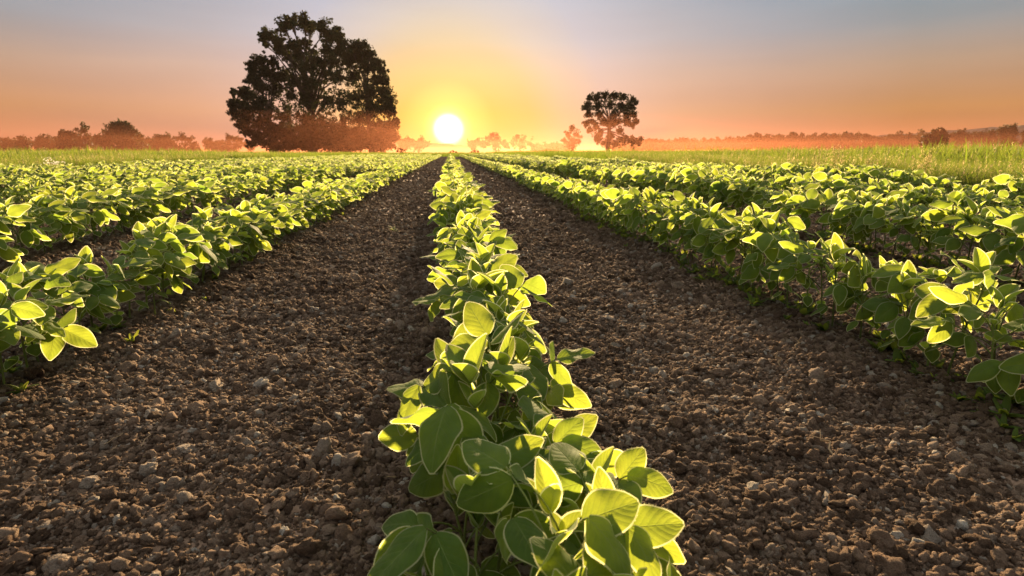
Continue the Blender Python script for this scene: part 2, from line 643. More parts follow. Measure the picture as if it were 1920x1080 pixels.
scatter(560000, -1.6, 2.2, 0.2, 1.5, 0.0012, 0.008, 2.0)
scatter(1700, -1.6, 2.2, 0.2, 1.5, 0.006, 0.014, 2.4)
scatter(340000, -2.6, 3.3, 1.5, 3.6, 0.0022, 0.010, 2.1)
scatter(2500, -2.4, 2.8, 1.5, 3.6, 0.008, 0.016, 2.4)
scatter(110000, -5.0, 3.4, 3.6, 8, 0.005, 0.016, 2.4)
scatter(42000, -6.5, 3.8, 8, 20, 0.011, 0.026, 2.4)
scatter(45000, -1.8, 1.9, 18, 50, 0.014, 0.034, 2.6)
P_, R_, S_, I_ = map(np.concatenate, (PT, RT, ST, IX))
instancer('soil_clods', P_, R_, S_, I_, clods, 'crumbly brown clods and crumbs covering the bare soil between the rows', 'soil')

# larger lumps one can point at: (photo px, py, radius m, pale?, label)
big = [
    (238, 694, 0.017, 'big brown lump of soil beside the left row, near its second clump of plants'),
    (66, 697, 0.011, 'pale stone at the foot of the left row close to the photo edge'),
    (95, 985, 0.008, 'pale rounded stone lying bottom left on the dark soil'),
    (113, 1068, 0.012, 'large flat pale lump at the very bottom left edge of the picture'),
    (30, 1050, 0.011, 'knobbly brown lump in the bottom left corner'),
    (288, 788, 0.012, 'cluster of pale knobbly lumps in the middle of the left furrow'),
    (350, 855, 0.009, 'small whitish stone in the left furrow below the knobbly lumps'),
    (553, 900, 0.010, 'dark lump in the shade left of the centre row'),
    (520, 568, 0.010, 'bright little stone far up the left furrow'),
    (1382, 748, 0.009, 'pale stone in the right furrow halfway to the right row'),
    (1162, 552, 0.010, 'small light stone far up the right furrow'),
    (1515, 912, 0.010, 'dark round lump in the right furrow near the twig'),
    (1655, 1045, 0.013, 'big dark lump with a lit crest at the bottom right'),
    (168, 905, 0.010, 'brown crumbly lump left of the whitish stone in the left furrow'),
]


def ground_hit(px, py):
    v = ray(px, py)
    t = -CAM_H / v.z
    return v.x * t, v.y * t


for i, (px, py, r, lab) in enumerate(big):
    x, y = ground_hit(px, py)
    me = clod_mesh(40 + i, 4, 1.3)
    stone = any(k in lab for k in ('pale', 'whitish', 'bright', 'light'))
    o = obj('stone' if stone else 'soil_lump', me)
    o.location = (x, y, float(ground_z(np.array(x), np.array(y))) + r * 0.35)
    o.scale = (r * 1.1, r * 1.1, r * 0.9)
    o.rotation_euler = (0, 0, i * 1.7)
    mt = M['clod'].copy()
    for nd in mt.node_tree.nodes:
        if nd.type == 'OBJECT_INFO':
            rp = nd.outputs['Random'].links[0].to_node
            mt.node_tree.links.remove(nd.outputs['Random'].links[0])
            rp.inputs[0].default_value = 0.955 if stone else 0.5
            break
    me.materials[0] = mt
    tag(o, lab, 'stone' if stone else 'clod')


# ------------------------------------------------------------------ soybean leaves
def unit(v):
    v = np.asarray(v, float)
    return v / (np.linalg.norm(v) + 1e-12)


def leaflet(mb, P, d, nrm, L, W, lod, tone, fold=0.25, bend=0.5, cup=0.3, wave=0.0, phase=0.0, tilt=0.0):
    """one ovate leaflet with a pale downy margin; P base, d direction, nrm upper side"""
    ca, sa = math.cos(tilt), math.sin(tilt)                    # leaf blades turn to the low sun
    d = np.asarray(d, float); nrm = np.asarray(nrm, float)
    d = np.array([d[0], d[1] * ca - d[2] * sa, d[1] * sa + d[2] * ca]); nrm = np.array([nrm[0], nrm[1] * ca - nrm[2] * sa, nrm[1] * sa + nrm[2] * ca])
    d = unit(d)
    side = unit(np.cross(d, nrm))
    up = unit(np.cross(side, d))
    nu, nv = ((5, 13) if lod == 0 else (3, 7) if lod == 1 else (2, 4))
    rim = (0.0013 if lod == 0 else 0.0018 if lod == 1 else 0.0025)
    t = np.linspace(0, 1, nv + 1)
    wv = 0.5 * W * np.sin(np.pi * np.clip(t, 0.012, 0.985) ** 0.78) ** 0.70
    hu = np.linspace(0, 1, nu + 1)
    us = np.concatenate([-hu[::-1], hu[1:]])
    u_all = np.concatenate([[-1.0], us, [1.0]])
    ex = np.concatenate([[-rim], np.zeros(len(us)), [rim]])
    x = wv[:, None] * u_all[None, :] + ex[None, :]
    # extra row past the tip for the margin
    x = np.concatenate([x, x[-1:] * 0.55])
    tt = np.concatenate([t, [1 + rim / L]])
    th = bend * tt
    dt = np.diff(tt, prepend=0) * L
    yy = np.cumsum(dt * np.cos(th)); zz = -np.cumsum(dt * np.sin(th))
    C = yy[:, None] * d + zz[:, None] * up                      # centre line
    Nn = np.sin(th)[:, None] * d + np.cos(th)[:, None] * up
    ax = np.abs(x)
    h = fold * ax - cup * ax * ax / (0.5 * W) + wave * np.sin(tt[:, None] * 9 + phase + np.sign(x) * 1.3) * (ax / (0.5 * W)) ** 2 * W * 0.12
    if lod == 0:
        s_ = tt[:, None] * 7 - np.abs(u_all)[None, :] * 2.2
        h = h + 0.00022 * (1 - np.abs(2 * (s_ - np.floor(s_)) - 1) * 2) * np.clip(np.abs(u_all)[None, :] * 3, 0, 1) * (np.abs(u_all)[None, :] < 0.99)
    V = P + C[:, None, :] + x[..., None] * side + h[..., None] * Nn[:, None, :]
    nr, nc = x.shape
    F = grid_faces(nr, nc)
    fc = np.arange(nc - 1); fr = np.arange(nr - 1)
    FR, FC = np.meshgrid(fr, fc, indexing='ij')
    mat = ((FC == 0) | (FC == nc - 2) | (FR == nr - 2)).astype(int).ravel()
    uv = np.stack([np.broadcast_to((u_all * 0.5 + 0.5)[None, :], x.shape), np.broadcast_to(np.clip(tt, 0, 1)[:, None], x.shape)], -1)
    mb.add(V.reshape(-1, 3), F, mat, uv.reshape(-1, 2), tone)
    if lod == 0:                                               # downy hairs along the margin
        n = int(150 * L / 0.07)
        for sgn, c in ((-1, 0), (1, nc - 1)):
            q = rng.uniform(0, nr - 1.001, n // 2)
            i = q.astype(int); f_ = (q - i)[:, None]
            B = V[i, c] * (1 - f_) + V[np.minimum(i + 1, nr - 1), c] * f_
            o_ = sgn * side + rng.normal(0, .45, (len(q), 3)) + d * 0.35
            o_ /= np.linalg.norm(o_, axis=1)[:, None]
            T_ = B + o_ * rng.uniform(0.0007, 0.0016, (len(q), 1))
            ww = unit(d) * 0.00011
            vv = np.stack([B - ww, B + ww, T_], 1).reshape(-1, 3)
            mb.add(vv, np.arange(len(vv)).reshape(-1, 3), 1, tone=0.5)


def arc(P, az, el0, el1, L, n):
    """curved petiole: starts at elevation el0, ends at el1"""
    pts = [np.array(P, float)]
    for i in range(n):
        e = el0 + (el1 - el0) * (i + 0.5) / n
        pts.append(pts[-1] + L / n * np.array([math.cos(az) * math.cos(e), math.sin(az) * math.cos(e), math.sin(e)]))
    return np.array(pts)


def hairs_on(mb, pts, r, n):
    pts = np.asarray(pts)
    q = rng.uniform(0, len(pts) - 1.001, n); i = q.astype(int); f_ = (q - i)[:, None]
    B = pts[i] * (1 - f_) + pts[i + 1] * f_
    o_ = rng.normal(0, 1, (n, 3)); o_ /= np.linalg.norm(o_, axis=1)[:, None]
    B = B + o_ * r * 0.9
    T_ = B + o_ * rng.uniform(.0008, .0018, (n, 1))
    w_ = np.cross(o_, [0, 0, 1.0]) * 0.0001
    vv = np.stack([B - w_, B + w_, T_], 1).reshape(-1, 3)
    mb.add(vv, np.arange(len(vv)).reshape(-1, 3), 1)


def trifoliate(mb, P, az, el0, el1, plen, L, lod, droop, rr):
    """petiole with one terminal and two side leaflets (materials 0 leaf, 1 down, 2 stem)"""
    n = 5 if lod == 0 else 3 if lod == 1 else 2
    pts = arc(P, az, R(el0), R(el1), plen, n)
    tube(mb, pts, np.linspace(0.0013, 0.0009, len(pts)), 5 if lod == 0 else 3, 2)
    if lod == 0:
        hairs_on(mb, pts, 0.001, 70)
    tip = pts[-1]
    fw = np.array([math.cos(az), math.sin(az), 0.0]); zz = np.array([0, 0, 1.0]); lf = np.array([-math.sin(az), math.cos(az), 0])
    rach = tip + (fw * math.cos(R(el1)) + zz * math.sin(R(el1))) * L * 0.2
    tube(mb, [tip, (tip + rach) / 2 + zz * 0.0004, rach], 0.0008, 4 if lod == 0 else 3, 2)
    lt = rr.uniform(0.2, 1.0)
    for k in range(3):
        dr = droop + rr.normal(0, 13)
        if k == 0:
            a = rr.normal(0, 0.15); base = rach; LL = L * rr.uniform(.97, 1.1)
        else:
            s_ = 1 if k == 1 else -1
            a = s_ * rr.uniform(1.05, 1.45); base = tip + lf * s_ * 0.002; LL = L * rr.uniform(.85, 1.0)
        hd = fw * math.cos(a) + lf * math.sin(a)
        dd = hd * math.cos(R(dr)) - zz * math.sin(R(dr))
        roll = rr.normal(0, 0.5)
        nrm = unit(zz * math.cos(R(dr)) + hd * math.sin(R(dr)))
        sd_ = np.cross(dd, nrm)
        nrm = nrm * math.cos(roll) + sd_ * math.sin(roll)
        leaflet(mb, base, dd, nrm, LL, LL * rr.uniform(.56, .67), lod, float(np.clip(lt + rr.normal(0, .18), 0, 1)),
                fold=rr.uniform(.02, .34), bend=rr.uniform(.1, .75), cup=rr.uniform(.1, .45), wave=rr.uniform(.2, 1.1), phase=rr.uniform(0, 6), tilt=rr.normal(.32, .33))


def soy_plant(seed, lod):
    """returns stem MB and a list of leaf MBs"""
    rr = np.random.default_rng(seed)
    stem = MB()
    H = rr.uniform(0.112, 0.142)
    lean = rr.normal(0, 0.10, 2)
    n = 7 if lod == 0 else 3
    tz = np.linspace(0, 1, n + 1)
    pts = np.stack([lean[0] * tz ** 1.5 * H, lean[1] * tz ** 1.5 * H, tz * (H + 0.012) - 0.012], -1)
    tube(stem, pts, np.linspace(0.0023, 0.0013, n + 1), 7 if lod == 0 else 4, 2)
    if lod == 0:
        hairs_on(stem, pts, 0.0018, 240)
    at_h = lambda f: np.array([np.interp(f, tz, pts[:, i]) for i in range(3)])
    leaves = []
    az = rr.uniform(0, 6.28)
    # pair of simple leaves low down
    m_ = MB()
    for s_ in (0, math.pi):
        a = az + 1.5 + s_
        p0 = at_h(0.36); pp = arc(p0, a, R(35), R(10), 0.018, 2)
        tube(m_, pp, 0.0008, 4, 2)
        dd = np.array([math.cos(a) * .9, math.sin(a) * .9, -0.35])
        leaflet(m_, pp[-1], dd, [0, 0, 1], rr.uniform(.026, .034), rr.uniform(.020, .025), lod, rr.uniform(0, .6), bend=.5)
    leaves.append(m_)
    # trifoliate leaves (height fraction, petiole, size, el0, el1, droop)
    spec = [(0.52, .060, .053, 48, 12, 30), (0.64, .076, .063, 52, 20, 24), (0.77, .078, .067, 58, 26, 12),
            (0.90, .056, .060, 64, 38, -4), (0.70, .060, .050, 42, 8, 24)]
    for i, (f, pl, L, e0, e1, dr) in enumerate(spec):
        m_ = MB()
        trifoliate(m_, at_h(f), az + i * math.pi + rr.normal(0, .5), e0 + rr.normal(0, 6), e1 + rr.normal(0, 8), pl * rr.uniform(.8, 1.15),
                   L * rr.uniform(.76, 1.06), lod, dr + rr.normal(0, 10), rr)
        leaves.append(m_)
    # young folded shoot at the top
    m_ = MB()
    top = at_h(1.0)
    a0 = rr.uniform(0, 6.28)
    pp = arc(top, a0, R(75), R(60), rr.uniform(.012, .03), 2)
    tube(m_, pp, 0.0008, 4, 2)
    for k in range(6 if lod < 2 else 4):
        a = a0 + (k - 1) * 1.7 + rr.normal(0, .3)
        el = R(rr.uniform(35, 78))
        dd = np.array([math.cos(a) * math.cos(el), math.sin(a) * math.cos(el), math.sin(el)])
        nn = np.array([-math.cos(a) * math.sin(el), -math.sin(a) * math.sin(el), math.cos(el)])
        base = pp[-1] if k < 3 else top
        l_ = rr.uniform(.032, .056) if k < 3 else rr.uniform(.020, .034)
        leaflet(m_, base, dd, nn, l_, l_ * .50, lod, rr.uniform(.6, 1), fold=rr.uniform(.4, .9), bend=rr.uniform(-.2, .5), cup=.1)
    leaves.append(m_)
    return stem, leaves


MATS = [M['leaf'], M['fringe'], M['stem']]
MATS_F = [M['leaf_far'], M['fringe'], M['stem']]
hero = []
for i in range(20):
    st_, lv = soy_plant(100 + i, 0)
    hero.append((st_.mesh('soy_stem', MATS), [l_.mesh('soy_leaf', MATS) for l_ in lv]))
mid = []
for i in range(10):
    st_, lv = soy_plant(300 + i, 1)
    fo = MB()
    for l_ in lv: fo.merge(l_)
    mid.append((st_.mesh('soy_stem', MATS), fo.mesh('soy_foliage', MATS)))
far = []
for i in range(8):
    st_, lv = soy_plant(500 + i, 2)
    for l_ in lv: st_.merge(l_)
    far.append(st_.mesh('soy_far', MATS_F))

# planting positions
prng = np.random.default_rng(PSEED)
spots = []      # x, y, row index, scale
for ri, rx in enumerate(ROWS):
    y = 0.24 if ri == 7 else 0.32 + prng.uniform(0, .05)
    while y < FIELD_END - 0.5:
        vig = float(vnoise(np.array(y * 1.1), np.array(ri * 5.3), 21))
        s_ = (1.0 + (0.20 if ri == 7 else 0.15) * vig) * prng.uniform(.86, 1.12) * (0.86 if y < .5 and ri == 7 else 0.94 if y < .8 and ri == 7 else 1.04 if ri == 8 else 1.32 if ri > 8 else 1.2 if ri < 6 else min(1.08, 1.0 + (y - .8) * .1))
        if prng.random() > (0.02 if vig > -.45 or (y < 2.5 and ri in (6, 8)) else 0.35):
            spots.append((rx + prng.normal(0, .014), y, ri, s_))
            if ri == 7 and y < .68:
                spots.append((rx - (.052 if y < .55 else .035) + prng.normal(0, .015), y + .03, ri, s_ * .95))
                if y < .5: spots.append((rx + .048 + prng.normal(0, .015), y + .012, ri, s_ * .9))
        y += (0.057 if ri in (6, 8) else 0.056) * prng.uniform(.6, 1.4) * (1 + 0.15 * vig)
        if vig < -.75: y += .02
spots = np.array(spots)
vis = in_view(spots[:, 0], spots[:, 1], 0.02)
dist = np.hypot(spots[:, 0], spots[:, 1])
order = np.argsort(np.where(vis, dist, 1e9))
N_IND = 298
ind = order[:N_IND]
rest = np.setdiff1d(np.arange(len(spots)), ind)
ORD = ['first', 'second', 'third', 'fourth', 'fifth', 'sixth', 'seventh', 'eighth', 'ninth', 'tenth', 'eleventh', 'twelfth']
ROWN = {7: 'centre row', 6: 'row left of the centre row', 8: 'row right of the centre row', 5: 'second row to the left of the centre',
        9: 'second row to the right of the centre', 10: 'third row to the right of the centre', 4: 'third row to the left of the centre',
        11: 'last row before the right-hand grass', 3: 'fourth row to the left of the centre'}
count = {}
for rank, i in enumerate(sorted(ind, key=lambda k: (spots[k, 1]))):
    x, y, ri, s_ = spots[i]
    ri = int(ri)
    c = count.get(ri, 0); count[ri] = c + 1
    z = float(ground_low(np.array(x), np.array(y))) - 0.002
    root = empty('soybean_plant', (x, y, z), prng.uniform(-.6, .6))
    root.scale = (s_, s_, s_ * (1.15 if ri == 8 else 1.0))
    if c < 12 and ri in (6, 7, 8, 5, 9):
        lab = 'soybean plant, %s from the near end, %s' % (ORD[c], ROWN[ri])
    else:
        lab = 'young soybean plant standing far along the %s' % ROWN.get(ri, 'outer rows')
    tag(root, lab, 'soybean plant', 'soybean plants of the %s' % ROWN.get(ri, 'outer rows'))
    if dist[i] < 2.6:
        sm, lm = hero[int(prng.integers(0, len(hero)))]
        obj('stem', sm, root)
        for m_ in lm: obj('leaf', m_, root)
    else:
        sm, fm = mid[int(prng.integers(0, len(mid)))]
        obj('stem', sm, root)
        obj('foliage', fm, root)

dr_ = dist[rest]
fx = spots[rest]
near_rest = dr_ < 9
n_m = len(mid)
mid_join = []
for i in range(n_m):
    st_, lv = soy_plant(300 + i, 1)
    for l_ in lv: st_.merge(l_)
    mid_join.append(st_.mesh('soy_mid', MATS))
zz_ = ground_low(fx[:, 0], fx[:, 1])
pick = np.where(near_rest, rng.integers(0, n_m, len(rest)), n_m + rng.integers(0, len(far), len(rest)))
instancer('soybean_crop', np.stack([fx[:, 0], fx[:, 1], zz_], -1), np.stack([0 * dr_, 0 * dr_, rng.uniform(-.7, .7, len(rest))], -1),
          np.repeat(fx[:, 3:4], 3, 1), pick, mid_join + far, 'long rows of young green soybean plants running to the horizon', 'crop')


# ------------------------------------------------------------------ grass, weeds, debris
def tuft(seed, n, h, spread, width, seedheads=0.1, lean=0.25):
    rr = np.random.default_rng(seed)
    m_ = MB()
    for i in range(n):
        b = rr.normal(0, spread, 2); hh = h * rr.uniform(.6, 1.08)
        a = rr.uniform(0, 6.28); ln = abs(rr.normal(0, lean)); bl = rr.uniform(.1, .8)
        k = 5
        t = np.linspace(0, 1, k)
        c_ = np.stack([b[0] + math.cos(a) * hh * (ln * t + bl * .35 * t ** 3), b[1] + math.sin(a) * hh * (ln * t + bl * .35 * t ** 3),
                       hh * (t - .18 * bl * t ** 3)], -1)
        fa = rr.uniform(0, 6.28)
        w_ = np.array([math.cos(fa), math.sin(fa), 0]) * width * rr.uniform(.6, 1.2)
        prof = np.array([.8, 1, .85, .55, .05])[:, None]
        V = np.concatenate([c_ - w_ * prof, c_ + w_ * prof])
        F = [[j, j + 1, k + j + 1, k + j] for j in range(k - 1)]
        dry = rr.uniform(0, 1.1) ** 2
        m_.add(V, F, 0, tone=np.clip(np.tile(np.array([0, .05, .15, .45, .9]) * (.08 + .42 * dry), 2), 0, 1))
        if rr.random() < seedheads:
            tip = c_[-1]
            for q in range(7):
                p_ = c_[-1] - np.array([0, 0, 1]) * 0.012 * q + rr.normal(0, .0015 + .001 * q, 3)
                s_ = rr.uniform(.003, .006)
                e_ = rr.normal(0, 1, 3); e_[2] += 1.5; e_ = unit(e_) * s_ * 2
                f_ = unit(rr.normal(0, 1, 3)) * s_ * .5
                m_.add([p_ - e_, p_ + f_, p_ + e_, p_ - f_], [[0, 1, 2, 3]], 1)
    return m_.mesh('tuft', [M['grass'], M['grass_dry']])


tufts = [tuft(i, 34, 0.34, 0.035, 0.0022, 0.05, 0.14) for i in range(6)]
wide_tufts = [tuft(20 + i, 40, 0.40, 0.16, 0.007, 0.05, 0.15) for i in range(4)]
GP, GR, GS, GI = [], [], [], []


def grass_area(n, x0, x1, y0, y1, slo, shi, lo, hi):
    x = rng.uniform(x0, x1, n); y = rng.uniform(y0, y1, n)
    k = in_view(x, y, 1.5)
    x, y = x[k], y[k]
    patch = 0.88 + 0.13 * vnoise(x * .9, y * .9, 31) + 0.10 * vnoise(x * 3.1, y * 3.1, 33)
    s_ = rng.uniform(slo, shi, len(x)) * patch * 1.22
    GP.append(np.stack([x, y, x * 0 - 0.03], -1))
    GR.append(np.stack([rng.normal(0, .08, len(x)), rng.normal(0, .08, len(x)), rng.uniform(0, 6.28, len(x))], -1))
    GS.append(np.stack([s_, s_, s_], -1))
    GI.append(rng.integers(lo, hi, len(x)))


nt = len(tufts); nw = nt + len(wide_tufts)
grass_area(5200, FIELD_R - 0.05, 6.2, 2.5, 14, .95, 1.2, 0, nt)
grass_area(2600, 6.2, 12, 3, 16, 1.0, 1.3, nt, nw)
grass_area(5000, FIELD_R, 30, 12, 60, 1.0, 1.25, nt, nw)
grass_area(6000, -9, FIELD_L + 0.05, 5, 22, 1.0, 1.2, 0, nt)
grass_area(2500, -14, -8, 6, 24, 1.0, 1.25, nt, nw)
grass_area(6000, -55, FIELD_L, 18, 62, .9, 1.15, nt, nw)
grass_area(6500, -45, 60, 50, 85, .8, 1.15, nt, nw)
grass_area(4000, 8, 100, 50, 110, 1.2, 1.7, nt, nw)
instancer('grass', *map(np.concatenate, (GP, GR, GS, GI)), tufts + wide_tufts, 'tall green grass along both sides and the far end of the field', 'grass')


def weed_mesh(seed):
    rr = np.random.default_rng(seed)
    m_ = MB()
    for i in range(int(rr.integers(5, 10))):
        a = rr.uniform(0, 6.28); el = R(rr.uniform(35, 80)); L = rr.uniform(.014, .034)
        d = np.array([math.cos(a) * math.cos(el), math.sin(a) * math.cos(el), math.sin(el)])
        leaflet(m_, [0, 0, 0.0], d, [-math.cos(a) * math.sin(el), -math.sin(a) * math.sin(el), math.cos(el)], L, L * rr.uniform(.12, .4), 2, rr.uniform(.2, 1), bend=rr.uniform(.2, 1.2))
    return m_.mesh('weed', [M['weed'], M['weed'], M['stem']])


weeds = [weed_mesh(i) for i in range(6)]
n = 190
wx = np.concatenate([ROWS[8] + rng.normal(-.01, .035, n), ROWS[6] + rng.normal(0, .04, 60), ROWS[9] + rng.normal(0, .06, 150)])
wy = np.concatenate([rng.uniform(.5, 4.2, n), rng.uniform(.7, 4, 60), rng.uniform(1, 5, 150)])
s_ = rng.uniform(.5, 1.25, len(wx))
instancer('weeds', np.stack([wx, wy, ground_low(wx, wy) + .002], -1), np.stack([wx * 0, wx * 0, rng.uniform(0, 6, len(wx))], -1), np.stack([s_] * 3, -1),
          rng.integers(0, 6, len(wx)), weeds, 'small bright weeds and seedlings at the foot of the soybean rows', 'weeds')


def straw_mesh(seed):
    rr = np.random.default_rng(seed)
    m_ = MB()
    n_ = 5
    p = np.zeros((n_, 3)); p[:, 0] = np.linspace(-.5, .5, n_)
    p[:, 1] = np.cumsum(rr.normal(0, .09, n_)); p[:, 2] = np.cumsum(rr.normal(0, .07, n_))
    tube(m_, p, 0.022 * rr.uniform(.6, 1.2), 4)
    return m_.mesh('straw', [M['straw']])


straws = [straw_mesh(i) for i in range(5)]
n = 700
sx = rng.uniform(-1.5, 1.9, n); sy = rng.uniform(.3, 3.5, n) ; 
s_ = rng.uniform(.010, .035, n)
instancer('straw_bits', np.stack([sx, sy, ground_z(sx, sy) + .004], -1), np.stack([rng.normal(0, .3, n), rng.normal(0, .3, n), rng.uniform(0, 6, n)], -1),
          np.stack([s_] * 3, -1), rng.integers(0, 5, n), straws, 'scattered bits of dry straw and rootlets on the soil', 'straw')


# single plants one can point at
def seedling(px, py, size, lab):
    x, y = ground_hit(px, py)
    o = empty('weed_seedling', (x, y, float(ground_z(np.array(x), np.array(y)))))
    st_ = MB(); tube(st_, [[0, 0, -.004], [.002, 0, size * .3], [.003, .002, size * .6]], .0008, 4)
    obj('stem', st_.mesh('stem', [M['stem']]), o)
    m_ = MB()
    for k in range(6):
        a = k * 1.9; el = R(20 + 12 * (k % 3))
        d = np.array([math.cos(a) * math.cos(el), math.sin(a) * math.cos(el), math.sin(el)])
        leaflet(m_, [.002, .001, size * (.25 + .07 * k)], d, [0, 0, 1], size * .55, size * .16, 2, .6, bend=.6)
    obj('foliage', m_.mesh('foliage', [M['weed'], M['weed'], M['stem']]), o)
    tag(o, lab, 'weed')


seedling(737, 440, 0.05, 'small pale weed alone in the left furrow near the centre row')
seedling(1712, 722, 0.02, 'tiny weed seedling in the shade in front of the right row')


def twig(px, py, L, lab, az):
    x, y = ground_hit(px, py)
    m_ = MB()
    p = [[0, 0, 0.002], [L * .2, .004, .010], [L * .45, -.003, .016], [L * .7, .006, .014], [L, .002, .026]]
    tube(m_, p, [.0016, .0013, .0011, .0009, .0005], 5)
    tube(m_, [p[2], [L * .52, .014, .022], [L * .6, .022, .024]], [.0009, .0006, .0004], 4)
    o = obj('twig', m_.mesh('twig', [M['straw']]))
    o.location = (x, y, float(ground_z(np.array(x), np.array(y))) + .003)
    o.rotation_euler = (0, 0, az)
    tag(o, lab, 'twig')


twig(1462, 700, 0.03, 'pale curled rootlet standing up in the right furrow', 1.2)
twig(1560, 875, 0.03, 'brown twig sticking up from the soil at the lower right', 1.6)
twig(1490, 668, 0.018, 'short white rootlet above the pale curled one', .4)


def plume(px, D, ytop, n_st, lab, seed):
    rr = np.random.default_rng(seed)
    p = at(px, D, -0.03)
    top = hz(px, ytop, D) + .03
    o = empty('flowering_grass', p)
    st_, sh = MB(), MB()
    for k in range(n_st):
        a = rr.uniform(0, 6.28); hh = top * rr.uniform(.8, 1.0); r_ = rr.uniform(0, .10)
        pts = np.array([[rr.normal(0, .02), rr.normal(0, .02), 0], [math.cos(a) * r_ * .4, math.sin(a) * r_ * .4, hh * .6],
                        [math.cos(a) * r_, math.sin(a) * r_, hh]])
        tube(st_, pts, .0011, 3)
        for q in range(26):
            f_ = rr.uniform(.68, 1.0)
            c_ = pts[1] + (pts[2] - pts[1]) * ((f_ - .6) / .4)
            c_ = c_ + rr.normal(0, 1, 3) * (1.03 - f_) * .07
            e_ = unit(rr.normal(0, 1, 3) + [0, 0, 1]) * rr.uniform(.004, .009); g_ = unit(rr.normal(0, 1, 3)) * .0022
            sh.add([c_ - e_, c_ + g_, c_ + e_, c_ - g_], [[0, 1, 2, 3]], 0)
    obj('stalk', st_.mesh('stalk', [M['grass']]), o)
    obj('seed_head', sh.mesh('seed_head', [M['grass_dry']]), o)
    tag(o, lab, 'grass', 'flowering grasses on the right margin')


for a_ in [(1537, 5.6, 272, 9, 'pale feathery flowering grass, leftmost of those sticking up behind the right grass strip'),
           (1575, 5.8, 268, 14, 'largest tuft of pale feathery grass heads glowing above the right grass strip'),
           (1632, 6.4, 274, 6, 'thin pale grass heads between the glowing tuft and the leaning sheaf'),
           (1737, 6.0, 270, 12, 'leaning sheaf of pale grass heads in front of the dark round bush'),
           (1480, 7.5, 276, 5, 'faint feathery grass heads left of the pale tufts on the right margin')]:
    plume(*a_, seed=int(a_[0]))


def wildflower(px, D, ytop, lab):
    p = at(px, D, -0.03)
    top = hz(px, ytop, D) + .03
    o = empty('wildflower', p)
    st_, fl = MB(), MB()
    rr = np.random.default_rng(5)
    for k in range(6):
        a = rr.uniform(0, 6.28); r_ = rr.uniform(.04, .17)
        e_ = np.array([math.cos(a) * r_, math.sin(a) * r_, top * rr.uniform(.72, 1)])
        tube(st_, [[0, 0, 0], e_ * [.3, .3, .6], e_], .0016, 3)
        for q in range(12):
            c_ = e_ + np.array([rr.normal(0, .03), rr.normal(0, .03), rr.normal(0, .008)])
            g_ = rr.uniform(.006, .010)
            u_ = unit(rr.normal(0, 1, 3)) * g_; w_ = unit(np.cross(u_, rr.normal(0, 1, 3))) * g_
            fl.add([c_ - u_, c_ + w_, c_ + u_, c_ - w_], [[0, 1, 2, 3]], 0)
    obj('stem', st_.mesh('stem', [M['grass']]), o)
    obj('flower_head', fl.mesh('flower_head', [M['petal']]), o)
    tag(o, lab, 'wildflower')


wildflower(95, 9.2, 291, 'white flowering umbel in the grass strip at the left')


# ------------------------------------------------------------------ trees
def leaf_cloud(mb, centres, radii, n_each, size, rr):
    """many small leaf faces around twig ends"""
    k = len(centres)
    c = np.repeat(centres, n_each, 0)
    r = np.repeat(radii, n_each)[:, None]
    g = rr.normal(0, 1, (k * n_each, 3)); g /= np.linalg.norm(g, axis=1)[:, None]
    P = c + g * r * (rr.random((k * n_each, 1)) ** 0.6)
    a = rr.normal(0, 1, P.shape); a /= np.linalg.norm(a, axis=1)[:, None]
    b = np.cross(a, rr.normal(0, 1, P.shape)); b /= np.linalg.norm(b, axis=1)[:, None]
    s_ = size * rr.uniform(.6, 1.3, (len(P), 1))
    V = np.stack([P - a * s_, P + b * s_ * .55, P + a * s_, P - b * s_ * .55], 1).reshape(-1, 3)
    mb.add(V, np.arange(len(V)).reshape(-1, 4), 0)


